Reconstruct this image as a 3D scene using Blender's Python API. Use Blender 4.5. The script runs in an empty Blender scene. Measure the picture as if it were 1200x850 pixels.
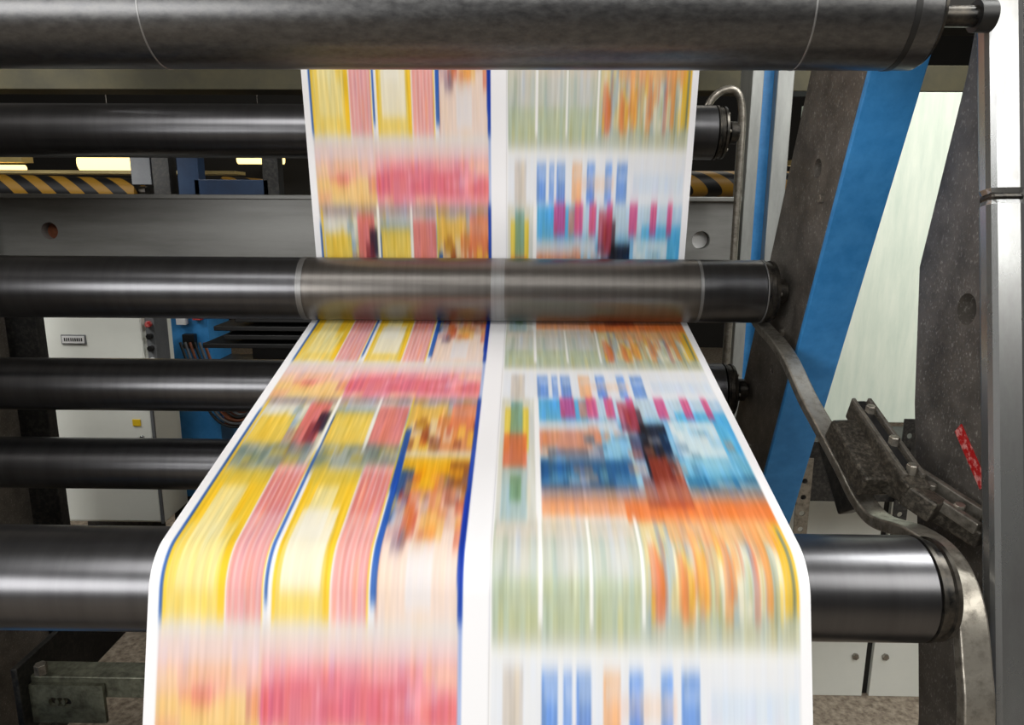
import bpy, math, numpy as np
from mathutils import Vector, Matrix
scene=bpy.context.scene
try:
    scene.view_settings.view_transform='Standard'
except Exception: pass
COL=scene.collection

# ---------------------------------------------------------------- materials
def srgb(c):
    return tuple(((x/12.92) if x<=0.04045 else ((x+0.055)/1.055)**2.4) for x in c)
def mat(name,c1,c2=None,metal=0.0,rough=0.5,scale=(6,6,6),bump=0.0,detail=8,lo=0.35,hi=0.65,rvar=0.0,coat=0.0,spec=None,big=None):
    m=bpy.data.materials.new(name); m.use_nodes=True
    nt=m.node_tree; b=nt.nodes['Principled BSDF']
    b.inputs['Metallic'].default_value=metal; b.inputs['Roughness'].default_value=rough
    if coat: b.inputs['Coat Weight'].default_value=coat
    if spec is not None: b.inputs['Specular IOR Level'].default_value=spec
    c2=c2 or tuple(x*0.85 for x in c1)
    tc=nt.nodes.new('ShaderNodeTexCoord'); mp=nt.nodes.new('ShaderNodeMapping')
    mp.inputs['Scale'].default_value=scale
    nz=nt.nodes.new('ShaderNodeTexNoise'); nz.inputs['Scale'].default_value=1.0; nz.inputs['Detail'].default_value=detail
    nz.inputs['Roughness'].default_value=0.65
    rp=nt.nodes.new('ShaderNodeValToRGB')
    rp.color_ramp.elements[0].position=lo; rp.color_ramp.elements[1].position=hi
    rp.color_ramp.elements[0].color=(*srgb(c1),1); rp.color_ramp.elements[1].color=(*srgb(c2),1)
    L=nt.links
    L.new(tc.outputs['Object'],mp.inputs['Vector']); L.new(mp.outputs['Vector'],nz.inputs['Vector'])
    L.new(nz.outputs['Fac'],rp.inputs['Fac'])
    if big:
        n2=nt.nodes.new('ShaderNodeTexNoise'); n2.inputs['Scale'].default_value=big; n2.inputs['Detail'].default_value=6; n2.inputs['Roughness'].default_value=.6
        r2=nt.nodes.new('ShaderNodeMapRange'); r2.inputs['From Min'].default_value=.35; r2.inputs['From Max'].default_value=.65
        r2.inputs['To Min'].default_value=.62; r2.inputs['To Max'].default_value=1.25
        mx=nt.nodes.new('ShaderNodeVectorMath'); mx.operation='SCALE'
        L.new(tc.outputs['Object'],n2.inputs['Vector']); L.new(n2.outputs['Fac'],r2.inputs['Value'])
        L.new(rp.outputs['Color'],mx.inputs[0]); L.new(r2.outputs['Result'],mx.inputs['Scale']); L.new(mx.outputs['Vector'],b.inputs['Base Color'])
    else: L.new(rp.outputs['Color'],b.inputs['Base Color'])
    if rvar:
        mr=nt.nodes.new('ShaderNodeMapRange'); mr.inputs['To Min'].default_value=rough-rvar; mr.inputs['To Max'].default_value=rough+rvar
        mr.inputs['From Min'].default_value=0.3; mr.inputs['From Max'].default_value=0.7
        L.new(nz.outputs['Fac'],mr.inputs['Value']); L.new(mr.outputs['Result'],b.inputs['Roughness'])
    if bump:
        bp=nt.nodes.new('ShaderNodeBump'); bp.inputs['Strength'].default_value=bump; bp.inputs['Distance'].default_value=0.002
        L.new(nz.outputs['Fac'],bp.inputs['Height']); L.new(bp.outputs['Normal'],b.inputs['Normal'])
    return m
def emit(name,c,s):
    m=bpy.data.materials.new(name); m.use_nodes=True; b=m.node_tree.nodes['Principled BSDF']
    b.inputs['Base Color'].default_value=(*c,1)
    b.inputs['Emission Color'].default_value=(*c,1); b.inputs['Emission Strength'].default_value=s
    return m
def stripes(name,c1,c2,scale):
    m=bpy.data.materials.new(name); m.use_nodes=True; nt=m.node_tree; b=nt.nodes['Principled BSDF']; L=nt.links
    b.inputs['Roughness'].default_value=0.5
    tc=nt.nodes.new('ShaderNodeTexCoord'); w=nt.nodes.new('ShaderNodeTexWave'); w.bands_direction='DIAGONAL'
    w.inputs['Scale'].default_value=scale
    rp=nt.nodes.new('ShaderNodeValToRGB'); rp.color_ramp.interpolation='CONSTANT'
    rp.color_ramp.elements[0].color=(*srgb(c1),1); rp.color_ramp.elements[1].color=(*srgb(c2),1); rp.color_ramp.elements[1].position=0.5
    L.new(tc.outputs['Object'],w.inputs['Vector']); L.new(w.outputs['Fac'],rp.inputs['Fac']); L.new(rp.outputs['Color'],b.inputs['Base Color'])
    return m

M_roll=mat('roller_black_chrome',(.38,.38,.39),(.41,.41,.42),metal=.95,rough=.29,scale=(45,.8,.8),rvar=.012)
M_webrefl=mat('roller_web_reflection',(.45,.435,.42),(.49,.475,.46),metal=.93,rough=.34,scale=(70,.8,.8),rvar=.02)  # lighter brownish tone paints the web's blurred reflection on the roller
M_band=mat('roller_seam_reflection_band',(.55,.55,.55),(.60,.60,.60),metal=.85,rough=.40,scale=(200,.8,.8))  # seam bands at the edges; centre band paints the gutter's blurred reflection
M_rolltop=mat('roller_dusty_steel',(.34,.34,.345),(.41,.41,.41),metal=.9,rough=.33,scale=(60,120,120),rvar=.04,bump=.03)
M_ring=mat('roller_ring_steel',(.60,.60,.60),(.5,.5,.5),metal=.7,rough=.4,scale=(40,40,40))
M_cap=mat('roller_cap_dark',(.16,.16,.16),(.35,.33,.30),metal=.8,rough=.35,scale=(40,40,40),rvar=.1)
M_steel=mat('bright_steel',(.66,.67,.67),(.56,.56,.56),metal=.85,rough=.28,scale=(12,12,4),rvar=.05)
M_post=mat('galvanised_post',(.66,.67,.66),(.55,.56,.55),metal=.4,rough=.4,scale=(20,20,4),rvar=.05)
M_bar=mat('worn_steel_bar',(.62,.60,.56),(.33,.31,.28),metal=.75,rough=.36,scale=(60,60,60),rvar=.1,bump=.2,lo=.45,hi=.75)
M_armbr=mat('worn_bracket_olive',(.52,.53,.46),(.33,.33,.28),metal=.4,rough=.45,scale=(40,40,40),rvar=.08,bump=.1)
M_grime=mat('grimy_steel',(.42,.40,.375),(.78,.77,.74),metal=.40,rough=.42,scale=(260,260,160),rvar=.08,bump=.12,detail=6,lo=.56,hi=.80,big=14)
M_dkplate=mat('oiled_dark_plate',(.20,.20,.20),(.34,.33,.31),metal=.5,rough=.42,scale=(90,90,90),rvar=.08,bump=.12,detail=10,lo=.45,hi=.75,big=5)
M_clamp=mat('greasy_cast_iron',(.26,.245,.22),(.50,.47,.42),metal=.5,rough=.42,scale=(160,160,160),rvar=.1,bump=.2,detail=8,lo=.45,hi=.78,big=30)
M_beam=mat('machined_beam_steel',(.50,.50,.49),(.57,.57,.56),metal=.35,rough=.4,scale=(4,30,30),rvar=.05)
M_blue=mat('blue_paint',(.20,.52,.78),(.26,.58,.84),rough=.4,scale=(30,30,30),rvar=.05)
M_dblue=mat('dark_blue_paint',(.07,.14,.24),(.12,.22,.34),rough=.45)
M_white=mat('cabinet_white',(.90,.91,.88),(.93,.94,.91),rough=.4,scale=(3,3,3))
M_green=mat('pale_green_panel',(.84,.89,.83),(.92,.95,.89),rough=.45,scale=(25,25,4))
M_black=mat('black_rubber',(.05,.05,.05),(.10,.10,.10),rough=.45,scale=(10,10,10))
M_olive=mat('olive_beam',(.22,.21,.15),(.30,.28,.19),rough=.5,metal=.3)
M_cream=mat('cream_beam',(.70,.62,.40),(.80,.72,.48),rough=.5)
M_concrete=mat('concrete_floor',(.42,.37,.32),(.68,.63,.56),rough=.8,scale=(40,40,40),bump=.5,detail=12)
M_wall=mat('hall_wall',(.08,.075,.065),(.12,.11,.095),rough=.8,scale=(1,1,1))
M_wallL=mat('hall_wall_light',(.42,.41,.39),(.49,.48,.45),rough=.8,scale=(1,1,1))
M_red=mat('red_label',(.70,.12,.12),(.85,.55,.53),rough=.4,scale=(90,90,90),lo=.5,hi=.6)
M_rust=mat('rusty_bolt',(.45,.24,.14),(.58,.34,.22),rough=.6,scale=(60,60,60))
M_yel=mat('yellow_sticker',(.9,.75,.1),(.95,.8,.2),rough=.4)
M_label=mat('label_white',(.92,.92,.92),(.85,.85,.85),rough=.4)
M_ctrl=mat('control_strip_grey',(.35,.36,.38),(.45,.46,.47),rough=.4)
M_haz=stripes('hazard_stripes',(.06,.06,.07),(.62,.46,.14),5.5)
M_lamp=emit('warm_tube_light',(1,.72,.26),2.6)
M_win=emit('daylight_glass',(.75,.92,1),1.1)

# ---------------------------------------------------------------- geometry helpers
def newmesh(name,verts,faces,m,smooth=False,parent=None,bevel=0,segs=2,angle=35):
    me=bpy.data.meshes.new(name); me.from_pydata([tuple(v) for v in verts],[],faces); me.update()
    me.materials.append(m)
    if smooth:
        me.polygons.foreach_set('use_smooth',[True]*len(me.polygons)); me.set_sharp_from_angle(angle=math.radians(angle))
    o=bpy.data.objects.new(name,me); COL.objects.link(o)
    if parent: o.parent=parent
    if bevel:
        b=o.modifiers.new('bevel','BEVEL'); b.width=bevel; b.segments=segs; b.limit_method='ANGLE'
    return o
def empty(name,loc=(0,0,0)):
    e=bpy.data.objects.new(name,None); COL.objects.link(e); e.empty_display_size=.05; return e
BF=[(0,1,3,2),(4,6,7,5),(0,4,5,1),(2,3,7,6),(0,2,6,4),(1,5,7,3)]
def box(name,x,y,z,m,parent=None,bevel=0.002):
    vs=[(a,b,c) for a in x for b in y for c in z]
    return newmesh(name,vs,BF,m,parent=parent,bevel=bevel)
def obox(name,p1,p2,w,h,m,parent=None,bevel=0.002,up=(0,0,1)):
    p1=Vector(p1);p2=Vector(p2);d=(p2-p1).normalized(); s=d.cross(Vector(up)).normalized(); u=s.cross(d)
    vs=[p+s*a*w/2+u*b*h/2 for p in (p1,p2) for a in (-1,1) for b in (-1,1)]
    return newmesh(name,vs,BF,m,parent=parent,bevel=bevel)
def lathe(name,p1,axis,prof,m,parent=None,n=96):
    """profile [(distance along axis, radius)] swept round axis"""
    p1=Vector(p1);d=Vector(axis).normalized(); a=d.orthogonal().normalized(); b=d.cross(a)
    vs=[];fs=[]
    for (t,r) in prof:
        for i in range(n):
            an=2*math.pi*i/n; vs.append(p1+d*t+(a*math.cos(an)+b*math.sin(an))*r)
    for k in range(len(prof)-1):
        for i in range(n):
            j=(i+1)%n; fs.append((k*n+i,k*n+j,(k+1)*n+j,(k+1)*n+i))
    fs.append(tuple(range(n))[::-1]); fs.append(tuple((len(prof)-1)*n+i for i in range(n)))
    return newmesh(name,vs,fs,m,smooth=True,parent=parent)
def cyl(name,p1,p2,r,m,parent=None,n=32,bev=.001):
    d=Vector(p2)-Vector(p1);L=d.length
    return lathe(name,p1,d,[(0,r-bev),(bev,r),(L-bev,r),(L,r-bev)],m,parent,n)
def tube(name,pts,r,m,parent=None):
    cu=bpy.data.curves.new(name,'CURVE'); cu.dimensions='3D'; sp=cu.splines.new('NURBS'); sp.points.add(len(pts)-1)
    for i,p in enumerate(pts): sp.points[i].co=(*p,1)
    sp.use_endpoint_u=True; sp.order_u=3; cu.bevel_depth=r; cu.bevel_resolution=4; cu.resolution_u=8
    cu.materials.append(m); o=bpy.data.objects.new(name,cu); COL.objects.link(o)
    if parent:o.parent=parent
    return o
def catmull(pts,n=10):
    P=[Vector(p) for p in pts]; P=[P[0]*2-P[1]]+P+[P[-1]*2-P[-2]]; out=[]
    for i in range(1,len(P)-2):
        for k in range(n):
            t=k/n; a,b,c,d=P[i-1],P[i],P[i+1],P[i+2]
            out.append(0.5*((2*b)+(c-a)*t+(2*a-5*b+4*c-d)*t*t+(3*b-a-3*c+d)*t**3))
    out.append(P[-2]); return out
def strip(name,pts,w,th,m,parent=None,bevel=.003):
    """flat bar swept in the YZ plane, width along X"""
    P=catmull(pts); vs=[];fs=[]
    for i,p in enumerate(P):
        t=(P[min(i+1,len(P)-1)]-P[max(i-1,0)]).normalized(); nrm=Vector((1,0,0)).cross(t).normalized()
        ww=w[0]+(w[1]-w[0])*i/(len(P)-1)
        for a,b in ((-1,-1),(1,-1),(1,1),(-1,1)): vs.append(p+Vector((a*ww/2,0,0))+nrm*b*th/2)
    for i in range(len(P)-1):
        for k in range(4):
            j=(k+1)%4; fs.append((i*4+k,i*4+j,i*4+4+j,i*4+4+k))
    fs.append((3,2,1,0)); e=(len(P)-1)*4; fs.append((e,e+1,e+2,e+3))
    o=newmesh(name,vs,fs,m,parent=parent,bevel=bevel,segs=3)
    o.data.polygons.foreach_set('use_smooth',[True]*len(o.data.polygons)); o.data.set_sharp_from_angle(angle=math.radians(50))
    return o
def plate_holes(name,axis,poly,holes,t0,t1,m,parent=None,bevel=.002):
    """extruded polygon with round holes. axis 'X': poly=(y,z); axis 'Y': poly=(x,z)"""
    cu=bpy.data.curves.new(name,'CURVE'); cu.dimensions='2D'; cu.fill_mode='BOTH'
    def add(pts):
        s=cu.splines.new('POLY'); s.points.add(len(pts)-1); s.use_cyclic_u=True
        for i,p in enumerate(pts): s.points[i].co=(p[0],p[1],0,1)
    add(poly)
    for (a,b,r) in holes: add([(a+r*math.cos(2*math.pi*i/40),b+r*math.sin(2*math.pi*i/40)) for i in range(40)])
    cu.extrude=abs(t1-t0)/2; cu.bevel_depth=0
    tmp=bpy.data.objects.new('tmp',cu); COL.objects.link(tmp)
    dg=bpy.context.evaluated_depsgraph_get(); me=bpy.data.meshes.new_from_object(tmp.evaluated_get(dg))
    bpy.data.objects.remove(tmp); mid=(t0+t1)/2
    for v in me.vertices:
        a,b,c=v.co
        v.co=(mid+c,a,b) if axis=='X' else (a,mid-c,b)
    me.materials.clear(); me.materials.append(m); me.name=name
    o=bpy.data.objects.new(name,me); COL.objects.link(o)
    if parent:o.parent=parent
    return o

# ---------------------------------------------------------------- rollers
def roller(y,z,r,x0,x1,m=M_roll,rings=(),shaft_to=None,cap=True,name='press_roller',bands=()):
    e=empty(name)
    L=x1-x0
    lathe('body',(x0,y,z),(1,0,0),[(0,r*.4),(0,r-.003),(.003,r),(L-.003,r),(L,r-.003),(L,r*.4)],m,e,128)
    for i,x in enumerate(rings):
        lathe('seam_ring_%d'%(i+1),(x-.0012,y,z),(1,0,0),[(0,r),(.0004,r+.0005),(.002,r+.0005),(.0024,r)],M_ring,e,128)
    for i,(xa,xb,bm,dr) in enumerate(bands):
        lathe('seam_reflection_band_%d'%(i+1),(xa,y,z),(1,0,0),[(0,r-.001),(.0004,r+dr),(xb-xa-.0004,r+dr),(xb-xa,r-.001)],bm,e,128)
    if cap:
        lathe('end_flange',(x1,y,z),(1,0,0),[(0,r*.9),(.001,r*1.0),(.006,r*1.0),(.008,r*.93),(.016,r*.93),(.018,r*.98),(.024,r*.96),(.028,r*.6)],M_cap,e,96)
        for k in range(6):
            an=k*math.pi/3; yy=y+math.cos(an)*r*.75; zz=z+math.sin(an)*r*.75
            cyl('flange_bolt_%d'%(k+1),(x1+.02,yy,zz),(x1+.031,yy,zz),.004,M_bar,e,12)
    else:
        lathe('end_disc',(x1,y,z),(1,0,0),[(0,r*.94),(.004,r*.93),(.006,r*.85),(.007,r*.3)],M_cap,e,96)
    s=shaft_to or x1+.06
    rs=.32 if cap else .2
    cyl('shaft',(x1,y,z),(s,y,z),r*rs,M_cap,e)
    lathe('bearing_collar',(s-.024,y,z),(1,0,0),[(0,r*.3),(.003,r*(rs+.1)),(.018,r*(rs+.1)),(.02,r*.3)],M_cap if cap else M_black,e,48)
    cyl('left_shaft',(x0-.03,y,z),(x0,y,z),r*.35,M_cap,e)
    return e
XL=-1.5
roller(.970,1.934,.0625,XL,.484,M_rolltop,rings=(-.455,.335),shaft_to=.575,cap=False,bands=((.448,.456,M_black,.0006),))
Mc=(1.4985,1.535,.0644); Lc=(.846,1.233,.0652)
roller(*Mc,XL,.484,rings=(.484,),shaft_to=.538,bands=((-.444,.350,M_webrefl,.0003),(-.456,-.444,M_band,.0006),(-.066,-.038,M_band,.0005),(.350,.357,M_band,.0006)))  # wide section and centre band carry painted reflections; narrow edge bands are seams
roller(*Lc,XL,.497,shaft_to=.545)
roller(1.858,1.883,.064,XL,.46,shaft_to=.52)
roller(1.708,1.274,.064,XL,.48,shaft_to=.538)
roller(1.706,1.071,.0635,XL,.48,shaft_to=.538)
roller(1.55,2.72,.064,XL,.50,shaft_to=.56)

# ---------------------------------------------------------------- paper web
rng=np.random.default_rng(7)
P=.603; NT=600; NC=1100
A=np.ones((NT,NC,3))*np.array([.93,.93,.935])
cc=(np.arange(NC)+.5)/NC; tt=(np.arange(NT)+.5)/NT*P
def rect(t0,t1,c0,c1,col,al=1.0):
    ci=(cc>=c0)&(cc<c1)
    for k in (-1,0,1):
        ti=(tt+k*P>=t0)&(tt+k*P<t1)
        if ti.any() and ci.any():
            A[np.ix_(ti,ci)]=A[np.ix_(ti,ci)]*(1-al)+np.array(col)*al
def blobs(t0,t1,c0,c1,cols,n,dc,dt,al=.5):
    for _ in range(n):
        c=rng.uniform(c0,c1); t=rng.uniform(t0,t1); w=dc*rng.uniform(.4,1.3); h=dt*rng.uniform(.5,1.4)
        rect(max(t-h/2,t0),min(t+h/2,t1),max(c-w/2,c0),min(c+w/2,c1),cols[rng.integers(len(cols))],al)
E=P
YE=(.93,.78,.24); YP=(.93,.87,.64); PK=(.89,.58,.58); PD=(.85,.38,.45); BL=(.08,.30,.66); LB=(.50,.78,.90); CY=(.30,.68,.87)
GG=(.71,.74,.68); OR=(.88,.52,.26); BR=(.45,.20,.18); GY=(.74,.75,.75); OL=(.70,.70,.45); TE=(.40,.52,.53)
# ---- left page
rect(0,.05,.018,.478,(.87,.85,.83))
rect(.05,.14,.018,.176,(.91,.77,.52)); rect(.05,.085,.018,.176,(.90,.73,.64))
rect(.04,.14,.176,.478,(.89,.60,.63)); rect(.07,.12,.176,.478,(.85,.44,.50),.8)
rect(.02,.05,.018,.478,(.89,.78,.78),.7)
blobs(.05,.14,.018,.478,[YP,PK,(.92,.75,.78),(.83,.38,.45)],34,.05,.03,.35)
rect(.14,.36,.018,.478,(.86,.82,.72))
for a,b,col in ((.018,.10,(.84,.84,.80)),(.10,.165,(.90,.84,.62)),(.187,.25,(.80,.84,.86)),(.25,.335,(.87,.85,.82)),(.347,.478,(.84,.82,.80))):
    rect(.14,.25,a,b,col)
blobs(.14,.25,.018,.478,[(.55,.68,.80),(.93,.76,.2),(.9,.9,.9),(.58,.62,.56)],70,.022,.05,.5)
rect(.14,.165,.018,.478,(.62,.54,.53),.7)
rect(.17,.205,.18,.40,(.54,.60,.58),.6)
rect(.20,.29,.03,.10,YE,.8); rect(.19,.29,.18,.26,(.91,.77,.26),.75); rect(.17,.30,.335,.40,(.90,.71,.30),.8)
rect(.16,.31,.118,.165,(.85,.42,.44),.8); rect(.17,.31,.268,.33,(.86,.48,.46),.85)
rect(.20,.30,.395,.478,(.84,.50,.32),.8); rect(.16,.24,.42,.478,(.86,.40,.37),.6)
rect(.17,.29,.40,.478,(.88,.60,.30),.4)
blobs(.20,.30,.34,.478,[BR,(.93,.78,.2),(.8,.32,.18),(.85,.82,.8)],22,.018,.04,.5)
rect(.19,.25,.150,.170,(.12,.10,.22),.8); rect(.22,.28,.138,.160,(.46,.17,.22),.7); rect(.24,.28,.10,.13,(.62,.45,.40),.5)
rect(.285,.345,.018,.165,(.52,.58,.54),.8); rect(.285,.345,.18,.335,(.56,.60,.54),.8); rect(.295,.33,.18,.335,(.46,.54,.53),.5)
blobs(.28,.37,.018,.335,[TE,(.82,.70,.2),GY,(.5,.52,.5)],70,.028,.025,.45)
for a,b in ((.02,.116),(.188,.276)):
    rect(.36,E,a,b,YE); rect(.47,E,a+.006,b-.010,(.93,.85,.52),.75)
    rect(.39,.50,a+.02,b-.03,(.92,.89,.72),.75); rect(.35,.385,a,b,(.84,.75,.32),.7)
rect(.44,.57,.20,.262,(.93,.92,.90),.8); rect(.50,.57,.04,.10,(.93,.90,.72),.6)
for a,b in ((.118,.174),(.278,.334)):
    rect(.34,E,a,b,(.90,.65,.64)); rect(.36,.45,a,b,(.86,.50,.48),.75)
    for k in range(6): rect(.34,E,a+k*.0095,a+k*.0095+.003,(.92,.82,.81),.5)
rect(.33,E,.345,.478,(.89,.75,.67)); rect(.32,.40,.345,.478,(.92,.71,.14)); rect(.33,.43,.435,.478,(.46,.22,.18),.7)
rect(.345,.37,.36,.46,(.92,.66,.08),.7)
rect(.395,.45,.37,.43,(.84,.53,.40),.7); rect(.35,.47,.342,.372,(.10,.30,.62),.85)
rect(.48,E,.35,.478,(.91,.85,.81),.8); rect(.44,.50,.40,.44,(.92,.72,.36),.6)
blobs(.36,.52,.345,.478,[(.92,.6,.22),(.90,.86,.86),(.50,.40,.46),(.9,.75,.4),(.85,.52,.40),(.75,.25,.16)],46,.018,.04,.48)
rect(.50,.59,.39,.43,(.88,.88,.90),.7); rect(.42,.50,.352,.37,(.8,.82,.86),.5)
rect(.32,E-.02,.337,.347,BL,.85); rect(.20,E-.02,.176,.182,BL,.75); rect(.24,.40,.334,.346,BL,.9)
rect(.14,E,.470,.478,(.12,.28,.66),.95); rect(.40,.56,.468,.4785,(.08,.24,.66),.9); rect(0,.14,.472,.478,(.7,.75,.88))
rect(.18,E,.0165,.0215,BL,.8); rect(.15,E,.0215,.027,YE,.8)
for x in (.176,.336): rect(.14,E,x-.0035,x-.001,(.94,.82,.2),.8)
rect(.14,.30,.172,.178,(.93,.93,.9)); rect(.14,.30,.262,.267,(.93,.93,.9),.8)
# ---- gutter
rect(0,E,.479,.519,(.93,.93,.94)); rect(0,E,.518,.5195,(.66,.66,.68),.85)
# ---- right page
rect(.46,E,.522,.985,GG); rect(0,.03,.522,.985,(.81,.82,.78)); rect(-.03,.02,.522,.985,(.68,.70,.60),.65)
for a,b in ((.525,.592),(.600,.668),(.676,.746)):
    rect(.47,.59,a,b,(.76,.78,.75)); rect(.47,.59,a+.012,a+.03,(.65,.70,.65),.6); rect(.48,.59,a+.02,b-.015,(.83,.81,.79),.5)
    rect(.45,.49,a,b,(.84,.79,.74),.6); rect(.55,E+.01,a,b,(.71,.75,.62),.75)
rect(.46,.59,.756,.985,(.83,.78,.60)); rect(.46,.59,.84,.93,(.86,.85,.75),.7)
blobs(.46,.60,.756,.983,[OR,(.92,.74,.16),(.50,.63,.74),(.66,.72,.58),(.88,.88,.85),(.82,.45,.30),(.58,.68,.80)],100,.010,.08,.45)
rect(.46,.59,.935,.945,(.9,.5,.2),.5); rect(.46,.59,.962,.984,(.92,.72,.15),.75); rect(.47,.59,.974,.979,(.3,.45,.6),.6)
rect(.41,.45,.60,.985,(.88,.60,.42),.9); rect(.41,.46,.74,.985,(.87,.47,.23),.9); rect(.45,.50,.80,.97,(.88,.64,.42),.65)
for x in (.5935,.6695,.7485): rect(.45,E,x,x+.0055,(.94,.94,.93),.9)
# headline letters
rect(.04,.15,.522,.985,(.88,.89,.91))
rect(.05,.15,.54,.57,(.79,.74,.68),.7)
for a,b,col in ((.598,.622,(.30,.50,.82)),(.630,.644,(.42,.58,.85)),(.650,.672,(.30,.50,.82)),(.690,.716,(.92,.68,.46)),(.728,.750,(.30,.50,.82)),(.776,.794,(.38,.57,.85)),(.806,.834,(.34,.53,.83))):
    rect(.055,.135,a,b,col,.75); rect(.055+rng.uniform(0,.05),.09,a+.004,b+.006,(.85,.88,.93),.4)
rect(.075,.115,.85,.98,(.78,.84,.91),.6); rect(.08,.11,.70,.80,(.93,.74,.6),.35)
# column strip
rect(.14,.46,.522,.59,(.82,.82,.78))
rect(.17,.30,.530,.578,(.88,.78,.24),.8); rect(.15,.35,.542,.566,(.46,.62,.56),.8); rect(.25,.34,.53,.575,(.85,.40,.24),.78); rect(.34,.46,.53,.575,(.60,.71,.73),.7)
rect(.36,.42,.545,.565,(.36,.53,.32),.6)
# photo block
rect(.14,.41,.600,.985,(.55,.75,.86))
rect(.14,.22,.60,.70,(.36,.67,.86)); rect(.14,.20,.70,.985,(.78,.83,.88),.8); rect(.18,.30,.88,.985,CY,.8)
for a,b in ((.645,.675),(.70,.722),(.738,.757),(.785,.80),(.845,.866),(.90,.917),(.945,.958)):
    rect(.135,.20,a,b,(.83,.26,.48),.75)
rect(.145,.20,.684,.70,(.92,.5,.35),.6)
rect(.23,.31,.60,.72,(.87,.55,.40),.85); rect(.21,.24,.60,.76,(.84,.85,.87),.8)
rect(.32,.395,.60,.77,(.10,.31,.51),.88); rect(.29,.33,.615,.72,(.38,.44,.53),.7); rect(.35,.375,.62,.70,(.35,.58,.70),.6)
rect(.21,.34,.86,.95,(.90,.92,.92),.85); rect(.31,.37,.85,.985,(.42,.70,.82),.7); rect(.36,.40,.86,.985,(.10,.40,.57),.8)
rect(.17,.32,.775,.81,(.32,.20,.28),.78); rect(.22,.37,.795,.850,(.05,.05,.10),.9); rect(.15,.24,.765,.80,(.74,.26,.32),.7)
rect(.31,.43,.80,.856,(.66,.24,.14),.75); rect(.24,.33,.834,.850,(.06,.22,.38),.7); rect(.36,.43,.78,.81,(.50,.20,.15),.6)
rect(.385,.42,.60,.985,(.72,.48,.38),.6)
blobs(.22,.39,.60,.985,[(.48,.73,.85),(.85,.85,.85),(.20,.38,.53),(.88,.52,.34)],60,.03,.022,.38)
rect(.13,E,.592,.598,(.92,.92,.92),.9)
# streaks produced by moving type
kn=12
st=rng.normal(size=(kn,NC)); st2=np.repeat(rng.normal(size=(kn,NC//5+1)),5,axis=1)[:,:NC]
def interp(K):
    pos=tt/P*kn; i0=np.floor(pos).astype(int)%kn; f=(pos-np.floor(pos))[:,None]; f=f*f*(3-2*f)
    return K[i0]*(1-f)+K[(i0+1)%kn]*f
s=interp(st)*.030+interp(st2)*.020
ink=np.clip((.93-A.min(axis=2))*4,0,1)
A=A+(s*ink)[:,:,None]
tint=interp(np.repeat(rng.normal(size=(kn,NC//9+1)),9,axis=1)[:,:NC])
A[:,:,2]+=tint*ink*.025; A[:,:,0]-=tint*ink*.012
for a,b in ((0,.0165),(.984,1.0)):
    A[:,(cc>=a)&(cc<b)]=np.array([.94,.94,.95])
# motion blur along the travelling direction, light softening across
fr=np.fft.fftfreq(NT,d=P/NT)
def blur(A,sg): return np.real(np.fft.ifft(np.fft.fft(A,axis=0)*np.exp(-2*(np.pi*fr*sg)**2)[:,None,None],axis=0))
A=.85*blur(A,.0075)+.15*blur(A,.03)
for _ in range(2): A=(np.roll(A,1,1)+2*A+np.roll(A,-1,1))/4
A=np.clip(A,0,1)
LIN=np.where(A<=.04045,A/12.92,((A+.055)/1.055)**2.4)
LIN=np.clip(LIN/.85,0,1.2)**1.10*.83

e_=.0012
dM=math.asin((Mc[2]+Lc[2]+2*e_)/math.hypot(Mc[0]-Lc[0],Mc[1]-Lc[1])); base=math.atan2(Mc[1]-Lc[1],Mc[0]-Lc[0])
ang=base-dM
n_=(math.sin(ang),-math.cos(ang))
RM=Mc[2]+e_; RL=Lc[2]+e_
TM=(Mc[0]+n_[0]*RM,Mc[1]+n_[1]*RM); TL=(Lc[0]-n_[0]*RL,Lc[1]-n_[1]*RL)
path=[]
def seg(a,b,n): 
    for i in range(n): path.append((a[0]+(b[0]-a[0])*i/n,a[1]+(b[1]-a[1])*i/n))
a0=math.radians(6.5)
S=(Mc[0]+RM*math.cos(a0),Mc[1]+RM*math.sin(a0)); Ls=(2.72-S[1])/math.cos(a0)
seg((S[0]-Ls*math.sin(a0),2.72),S,200)
am=math.atan2(n_[1],n_[0])
for i in range(26):
    a=a0+(am-a0)*i/26; path.append((Mc[0]+RM*math.cos(a),Mc[1]+RM*math.sin(a)))
iTM=len(path)
seg(TM,TL,170)
al=math.atan2(-n_[1],-n_[0]); lean=math.radians(16); aend=math.pi-lean
for i in range(30):
    a=al+(aend-al)*i/30; path.append((Lc[0]+RL*math.cos(a),Lc[1]+RL*math.sin(a)))
Q=(Lc[0]+RL*math.cos(aend),Lc[1]+RL*math.sin(aend)); Lq=(Q[1]-.18)/math.cos(lean)
Q2=(Q[0]-Lq*math.sin(lean),.18)
seg(Q,Q2,190); path.append(Q2)
# idler roller near the floor that the web runs down to
roller(Q2[0]+.064*math.cos(lean)+.002,Q2[1]-.064*math.sin(lean)+.0,.064,XL,.475,shaft_to=.56)
pa=np.array(path); ds=np.r_[0,np.cumsum(np.hypot(*np.diff(pa,axis=0).T))]; ds-=ds[iTM]
X0,W=-.052,.785; NX=560
cx=np.linspace(0,1,NX); R=len(pa)
V=np.zeros((R,NX,3)); V[:,:,0]=X0-W/2+cx[None,:]*W; V[:,:,1]=pa[:,0][:,None]; V[:,:,2]=pa[:,1][:,None]
t=((ds+.398)%P)/P*NT-.5; i0=np.floor(t).astype(int); f=(t-i0)[:,None,None]
ci=np.clip((cx*NC).astype(int),0,NC-1)
Crow=LIN[i0%NT][:,ci]*(1-f)+LIN[(i0+1)%NT][:,ci]*f
me=bpy.data.meshes.new('newspaper_web')
idx=np.arange(R*NX).reshape(R,NX)
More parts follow.
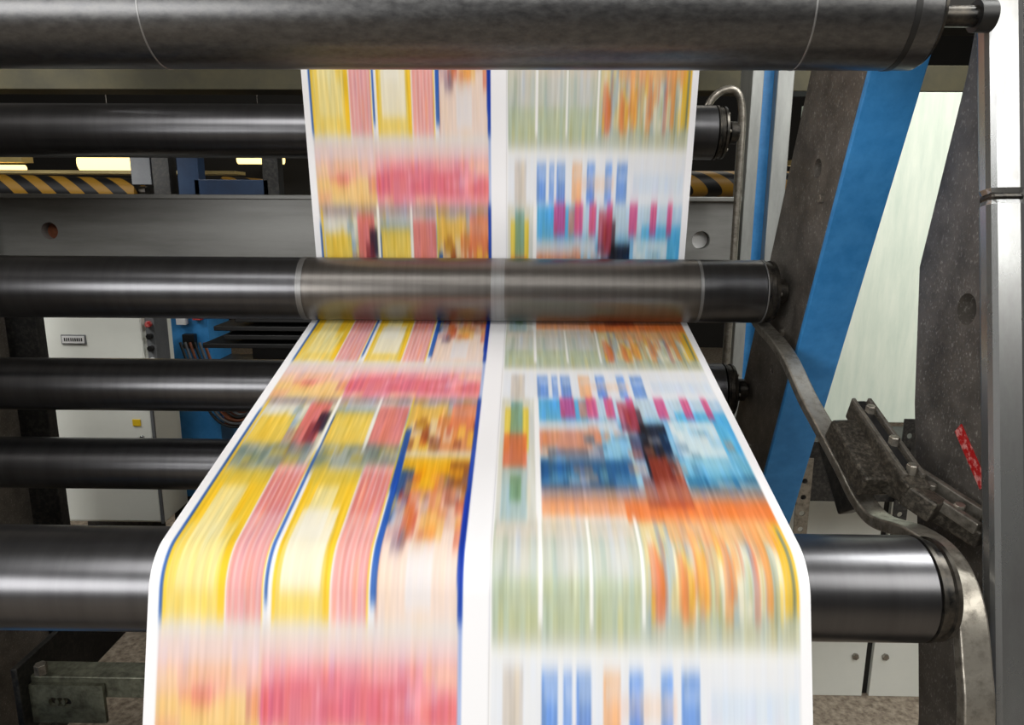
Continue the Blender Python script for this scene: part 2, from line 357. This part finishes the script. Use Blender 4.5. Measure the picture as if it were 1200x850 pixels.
F=np.stack([idx[:-1,:-1],idx[:-1,1:],idx[1:,1:],idx[1:,:-1]],-1).reshape(-1,4)
me.vertices.add(R*NX); me.vertices.foreach_set('co',V.reshape(-1))
me.loops.add(F.size); me.loops.foreach_set('vertex_index',F.reshape(-1).astype(np.int32))
me.polygons.add(len(F)); me.polygons.foreach_set('loop_start',np.arange(0,F.size,4,dtype=np.int32))
me.update(calc_edges=True); me.validate()
me.polygons.foreach_set('use_smooth',[True]*len(me.polygons))
ca=me.color_attributes.new('ink','FLOAT_COLOR','POINT')
ca.data.foreach_set('color',np.concatenate([Crow,np.ones((R,NX,1))],-1).reshape(-1).astype(np.float32))
pm=bpy.data.materials.new('printed_newsprint'); pm.use_nodes=True; b=pm.node_tree.nodes['Principled BSDF']
at=pm.node_tree.nodes.new('ShaderNodeVertexColor'); at.layer_name='ink'
pm.node_tree.links.new(at.outputs['Color'],b.inputs['Base Color']); b.inputs['Roughness'].default_value=.55; b.inputs['Specular IOR Level'].default_value=.2
me.materials.append(pm)
web=bpy.data.objects.new('newspaper_web',me); COL.objects.link(web)

# ---------------------------------------------------------------- right side frame: inclined upright with blue face
up=empty('inclined_frame_upright')
k=-.4045
def fy(z): return 1.22+k*(z-1.917)
zt,zb=2.15,.0
plate_holes('side_plate','X',[(fy(zb),zb),(fy(zb)+.265,zb),(fy(zt)+.265,zt),(fy(zt),zt)],
    [(1.395,1.775,.018),(1.55,1.36,.010)],.541,.615,M_grime,up)
obox('blue_face',(.5815,fy(zb)-.004,zb),(.5815,fy(zt)-.004,zt),.087,.012,M_blue,up,up=(0,1,0))
for i,(zz) in enumerate((1.72,1.45,1.15)):
    yy=fy(zz)+.06+.03*i; cyl('bolt_%d'%(i+1),(.534,yy,zz),(.542,yy,zz),.008,M_bar,up,6)
# near side plate
pl=empty('near_side_plate')
def by(z): return .903+.224*(z-1.5)
plate_holes('plate','X',[(by(0)+.045,0),(.96,.0),(.98,.4),(1.04,.9),(1.10,1.15),(1.165,1.39),(1.20,1.61),(1.135,1.895),(1.12,2.05),(1.17,2.25),(by(2.25)+.045,2.25)],
    [(1.06,1.560,.023)],.645,.80,M_grime,pl)
cyl('hole_back',(.70,1.06,1.56),(.705,1.06,1.56),.0228,M_cap,pl)
obox('red_sticker',(.644,1.04,1.386),(.644,.965,1.324),.0012,.020,M_red,pl,bevel=0,up=(0,0,1))
# bright tubular rail
rl=empty('steel_guide_rail')
def rx(z): return .600+.012*(1.96-z)
obox('lower_tube',(rx(0),by(.0),.0),(rx(1.715),by(1.715),1.715),.046,.030,M_steel,rl,bevel=.009,up=(0,1,0))
obox('upper_tube',(rx(1.717),by(1.717),1.717),(rx(2.8),by(2.8),2.8),.046,.030,M_steel,rl,bevel=.009,up=(0,1,0))
obox('joint_core',(rx(1.71),by(1.71),1.71),(rx(1.72),by(1.72),1.72),.043,.028,M_cap,rl,bevel=.008,up=(0,1,0))
obox('back_channel',(rx(0)+.018,by(.0)+.022,.0),(rx(2.8)+.018,by(2.8)+.022,2.8),.05,.012,M_dkplate,rl,bevel=.002,up=(0,1,0))

# guard bar round the roller ends
gb=strip('curved_guard_bar',[(.500,1.57,1.478),(.502,1.50,1.458),(.505,1.42,1.440),(.507,1.35,1.415),(.510,1.265,1.368),(.516,1.19,1.330),(.525,1.125,1.290),(.535,1.083,1.255),(.543,1.035,1.240),
  (.550,.950,1.259),(.553,.880,1.258),(.553,.830,1.225),(.553,.800,1.16),(.553,.778,1.081),(.553,.765,.90),(.553,.765,.3)],(.028,.040),.018,M_bar)
# clamp
cb=empty('guard_clamp_bracket')
obox('clamp_rail',(.556,1.17,1.378),(.566,.99,1.300),.036,.034,M_clamp,cb,bevel=.003)
obox('clamp_jaw',(.528,1.15,1.352),(.540,1.04,1.290),.060,.040,M_clamp,cb,bevel=.005)
obox('clamp_slot',(.552,1.155,1.393),(.562,1.01,1.330),.012,.006,M_black,cb,bevel=.001)
obox('clamp_fin_left',(.543,1.165,1.392),(.553,1.00,1.322),.006,.014,M_bar,cb,bevel=.001)
obox('clamp_fin_right',(.569,1.165,1.392),(.579,1.00,1.322),.006,.014,M_bar,cb,bevel=.001)
obox('support_arm',(.565,1.06,1.296),(.640,.935,1.262),.050,.026,M_clamp,cb,bevel=.003)
obox('support_arm_rib',(.585,1.055,1.318),(.640,.950,1.285),.010,.022,M_bar,cb,bevel=.002)
obox('support_arm_lip',(.562,1.03,1.312),(.618,.925,1.278),.010,.018,M_bar,cb,bevel=.002)
obox('end_lug',(.560,1.00,1.300),(.585,.965,1.285),.03,.034,M_clamp,cb,bevel=.004)
obox('lower_hanger',(.534,1.20,1.320),(.552,1.13,1.215),.030,.06,M_dkplate,cb,bevel=.003)
for i,(x,y,z) in enumerate(((.556,1.13,1.385),(.562,1.06,1.356),(.566,1.01,1.33),(.59,1.00,1.305),(.61,.96,1.290))):
    cyl('bolt_%d'%(i+1),(x,y,z-.006),(x,y-.003,z+.010),.008,M_bar,cb,6)

# ---------------------------------------------------------------- left + back structure
bb=empty('cross_beam')
plate_holes('web_plate','Y',[(-1.75,1.48),(.62,1.48),(.62,1.722),(-1.75,1.722)],[(-1.40,1.628,.025),(.515,1.612,.026)],2.15,2.19,M_beam,bb)
box('top_lip',(-1.75,.62),(2.13,2.19),(1.722,1.735),M_beam,bb)
cyl('rusty_plug',(-1.395,2.18,1.625),(-1.395,2.20,1.625),.030,M_rust,bb)
cyl('bright_plug',(.515,2.175,1.612),(.515,2.20,1.612),.025,M_label,bb)
cl=empty('frame_column')
box('column',(-1.85,-1.477),(2.15,2.19),(0,1.48),M_dkplate,cl)
for i,z in enumerate((.55,.66)): cyl('yellow_cap_%d'%(i+1),(-1.50-.05*i,2.14,z),(-1.50-.05*i,2.152,z),.010,M_yel,cl,16)
sf=empty('roller_side_frame')
plate_holes('plate','X',[(.4,0),(2.1,0),(2.1,2.9),(.4,2.9)],[(1.2,1.6,.06),(1.2,1.0,.06)],-1.64,-1.535,M_grime,sf)
box('foot',(-1.66,-1.515),(.35,2.12),(0,.04),M_dkplate,sf)
box('upper_cross_beam',(-2.4,1.6),(2.60,2.72),(2.092,2.175),M_olive)
box('ceiling_girder',(-2.4,1.6),(2.5,2.75),(2.30,2.60),M_wall)
box('cable_tray',(-2.6,-1.2),(3.08,3.2),(1.832,1.846),M_cream)
box('blue_duct',(-1.75,-1.40),(2.9,3.0),(2.02,2.06),M_dblue)
def hazard(x0,x1,z0,z1):
    e=empty('hazard_striped_bar'); y=3.0
    cyl('padding',(x0,y,z0),(x1,y,z1),.05,M_haz,e); cyl('core',(x0-.03,y,z0),(x1+.03,y,z1),.02,M_cap,e)
hazard(-2.5,-1.56,1.785,1.76); hazard(.5,1.05,1.80,1.80); hazard(-1.22,-1.02,1.77,1.76)
for i,(x0,x1,z0,z1,m) in enumerate(((-1.475,-1.40,1.78,1.90,M_ctrl),(-1.395,-1.33,1.735,1.9,M_dkplate),(-1.24,-.96,1.735,1.80,M_dblue),(-1.30,-1.22,1.735,1.90,M_dblue),(-.98,-.92,1.735,1.95,M_dkplate),(-1.0,-.86,1.90,2.0,M_dblue))):
    box('mounting_bracket',(x0,x1),(2.78,2.84),(z0,z1),m)
box('rear_bracket_beam',(-2.4,1.6),(2.74,2.86),(1.55,1.733),M_dkplate)
cp=empty('channel_post')
box('flange_front',(.64,.673),(2.18,2.30),(0,3.0),M_post,cp)
box('web_blue',(.673,.712),(2.215,2.30),(0,3.0),M_blue,cp,bevel=0)
box('flange_back',(.712,.758),(2.18,2.30),(0,3.0),M_post,cp)
tube('bent_pipe',[(.46,2.0,1.88),(.47,2.0,1.96),(.50,2.0,2.0),(.545,2.0,2.01),(.568,2.0,1.97),(.570,2.0,1.85),(.570,2.0,1.3),(.570,2.0,.2)],.010,M_bar)
pn=empty('pale_machine_cover')
box('cover',(.90,1.36),(2.20,2.24),(1.05,2.03),M_green,pn)
box('return_edge',(.90,.93),(2.24,2.5),(1.05,2.03),M_green,pn)
for i in range(3): cyl('rivet_%d'%(i+1),(.93+.02*i,2.195,1.12+.35*i),(.93+.02*i,2.201,1.12+.35*i),.006,M_bar,pn,12)
lp=empty('lower_machine_cover')
box('left_door',(.765,1.22),(2.31,2.34),(.0,.86),M_white,lp); box('right_door',(1.245,1.8),(2.31,2.34),(.0,.86),M_white,lp)
box('door_seam',(1.22,1.245),(2.325,2.335),(0,.86),M_black,lp)
for i,x in enumerate((1.18,1.285)): cyl('bolt_%d'%(i+1),(x,2.30,.16),(x,2.312,.16),.012,M_bar,lp,6)
pr=empty('perforated_rail')
plate_holes('rail','Y',[(.80,.3),(.84,.3),(.84,1.0),(.80,1.0)],[(.82,.33+.05*i,.008) for i in range(13)],2.0,2.004,M_bar,pr)
pr=empty('perforated_rail')
plate_holes('rail','Y',[(1.085,.6),(1.125,.6),(1.125,1.12),(1.085,1.12)],[(1.105,.63+.04*i,.008) for i in range(12)],2.0,2.004,M_dkplate,pr)
box('dark_housing',(.80,1.9),(2.02,2.18),(.86,1.045),M_dkplate)
cab=empty('electrical_cabinet')
box('body',(-1.845,-1.383),(2.6,2.80),(.50,1.40),M_white,cab,bevel=.006)
box('door',(-1.84,-1.392),(2.588,2.6),(.51,1.39),M_white,cab,bevel=.004)
box('name_plate',(-1.69,-1.60),(2.584,2.588),(1.205,1.24),M_ctrl,cab,bevel=0)
box('name_plate_face',(-1.686,-1.604),(2.582,2.584),(1.209,1.236),M_label,cab,bevel=0)
for i in range(9): box('letter_%d'%(i+1),(-1.678+i*.0078,-1.674+i*.0078),(2.581,2.582),(1.217,1.229),M_black,cab,bevel=0)
box('warning_sticker',(-1.46,-1.43),(2.584,2.588),(.895,.92),M_yel,cab,bevel=0)
box('control_strip',(-1.383,-1.350),(2.60,2.70),(1.12,1.40),M_ctrl,cab)
for i,m in enumerate((M_red,M_black,M_black,M_label)):
    cyl('button_%d'%(i+1),(-1.367,2.585,1.28-.045*i),(-1.367,2.60,1.28-.045*i),.011,m,cab,20)
cyl('lock',(-1.43,2.58,.85),(-1.43,2.59,.85),.008,M_steel,cab,16)
box('hinge_strip',(-1.393,-1.383),(2.59,2.60),(.50,1.12),M_ctrl,cab,bevel=0)
box('stand',(-1.72,-1.46),(2.65,2.75),(0,.50),M_dkplate,cab)
bm_=empty('blue_machine_unit')
box('upper_housing',(-1.50,-1.32),(2.98,3.2),(1.05,1.42),M_blue,bm_); box('lower_housing',(-1.50,-1.30),(2.98,3.2),(.45,.90),M_blue,bm_)
box('base',(-1.55,-1.0),(3.0,3.3),(0,.45),M_dkplate,bm_); box('spine',(-1.45,-1.1),(3.05,3.2),(.90,1.05),M_dkplate,bm_)
box('side_arm',(-1.30,-1.05),(3.0,3.1),(.80,.88),M_blue,bm_)
box('switch_1',(-1.44,-1.40),(2.95,2.98),(1.22,1.28),M_label,bm_); box('switch_2',(-1.42,-1.37),(2.95,2.98),(1.12,1.18),M_black,bm_)
box('switch_3',(-1.37,-1.335),(2.95,2.98),(1.24,1.27),M_red,bm_)
box('relay',(-1.25,-1.12),(2.90,2.98),(.80,.90),M_rust,bm_)
for i in range(6):
    tube('cable_%d'%(i+1),[(-1.42+.02*i,2.93,1.15),(-1.36+.02*i,2.9,.98),(-1.27+.02*i,2.88,.80+.01*i),(-1.12,2.9,.80+.02*i),(-1.0,2.95,.92)],.006,(M_black,M_ctrl,M_rust)[i%3],bm_)
tr=empty('stacked_black_trays')
for i in range(4): box('tray_%d'%(i+1),(-1.02+.05*(i%2)+.02*i,-.1),(2.25,2.6),(1.26+.028*i,1.275+.028*i),M_black,tr)
box('tray_support',(-.9,-.2),(2.35,2.55),(0,1.26),M_black,tr)
sb=empty('slotted_bracket')
box('arm',(-1.16,-.2),(1.50,1.56),(.56,.615),M_armbr,sb,bevel=.003)
plate_holes('slotted_plate','Y',[(-1.16,.50),(-.98,.50),(-.98,.60),(-1.16,.60)],[(-1.10,.555,.012),(-1.085,.555,.012),(-1.07,.555,.012)],1.488,1.498,M_armbr,sb)
box('end_plate',(-1.17,-1.155),(1.46,2.16),(.48,.66),M_dkplate,sb)
cyl('bolt',(-1.12,1.49,.63),(-1.12,1.49,.655),.014,M_bar,sb,6)
box('cross_tie',(-1.53,-1.155),(2.05,2.13),(.48,.66),M_dkplate,sb)
box('blue_foot_guard',(-1.40,-1.04),(1.3,1.34),(.0,.60),M_blue)

# ---------------------------------------------------------------- hall shell
box('floor',(-7,7),(-5,9),(-.1,0),M_concrete,bevel=0)
box('ceiling',(-7,7),(-5,9),(4.6,4.7),M_wallL,bevel=0)
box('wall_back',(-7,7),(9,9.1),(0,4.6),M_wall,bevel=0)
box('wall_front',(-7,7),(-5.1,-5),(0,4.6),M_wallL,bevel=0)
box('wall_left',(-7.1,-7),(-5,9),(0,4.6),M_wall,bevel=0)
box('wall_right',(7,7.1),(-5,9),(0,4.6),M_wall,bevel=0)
def lamp(x0,x1,y,z,m=M_lamp,r=.045):
    e=empty('fluorescent_lamp'); box('housing',(x0,x1),(y-.08,y+.08),(z+.05,z+.10),M_cream,e); cyl('tube',(x0+.03,y,z),(x1-.03,y,z),r,m,e)
    cyl('hanger',((x0+x1)/2,y,z+.1),((x0+x1)/2,y,4.6),.008,M_cap,e,8)
lamp(-4.20,-3.55,7,2.10,r=.085); lamp(2.45,3.0,7,2.05,r=.06); lamp(-3.1,-2.55,8,2.20,r=.05); lamp(-5.2,-4.35,6.5,2.02,r=.03)
w=empty('window_1'); box('frame',(2.95,3.7),(8.9,9),(.9,2.0),M_white,w); box('glass',(3.02,3.63),(8.88,8.9),(.97,1.93),M_win,w,bevel=0)

# ---------------------------------------------------------------- lights
def area(name,loc,tgt,sx,sy,p,c=(1,1,1)):
    l=bpy.data.lights.new(name,'AREA'); l.shape='RECTANGLE'; l.size=sx; l.size_y=sy; l.energy=p; l.color=c
    o=bpy.data.objects.new(name,l); COL.objects.link(o); o.location=loc
    o.rotation_euler=(Vector(tgt)-Vector(loc)).to_track_quat('-Z','Y').to_euler()
area('skylight_key',(-.6,-1.6,4.2),(0,1.2,1.3),3.5,1.6,122,(1,.985,.96))
area('window_light',(-3.2,-3.2,2.1),(0,1.2,1.3),3.0,1.6,125,(1,.99,.97))
area('side_light',(2.2,-1.2,3.2),(.8,1.6,1.2),1.5,1.5,38,(1,.98,.93))
area('rear_light',(.8,4.5,4.3),(.8,2.2,1.0),3,1.5,50,(1,.93,.80))
area('fill_light',(1.9,1.0,3.6),(1.1,2.2,1.3),.8,.8,48,(1,1,.97))  # unseen fill, added to brighten the pale machine cover
area('fill_light',(-2.4,1.5,3.4),(-1.6,2.6,1.0),.8,.8,46,(1,.98,.94))  # unseen fill, added to brighten the white cabinet
wd=bpy.data.worlds.new('hall_world'); scene.world=wd; wd.use_nodes=True
wd.node_tree.nodes['Background'].inputs[0].default_value=(.6,.65,.7,1); wd.node_tree.nodes['Background'].inputs[1].default_value=.3

# ---------------------------------------------------------------- camera
cam=bpy.data.cameras.new('camera'); co=bpy.data.objects.new('camera',cam); COL.objects.link(co)
cam.sensor_width=36; cam.lens=25.5; cam.clip_start=.05
Rm=Matrix.Rotation(math.radians(.9),4,'Z')@Matrix.Rotation(math.radians(78),4,'X')@Matrix.Rotation(math.radians(.3),4,'Z')
co.matrix_world=Matrix.Translation((0,0,1.7))@Rm
scene.camera=co
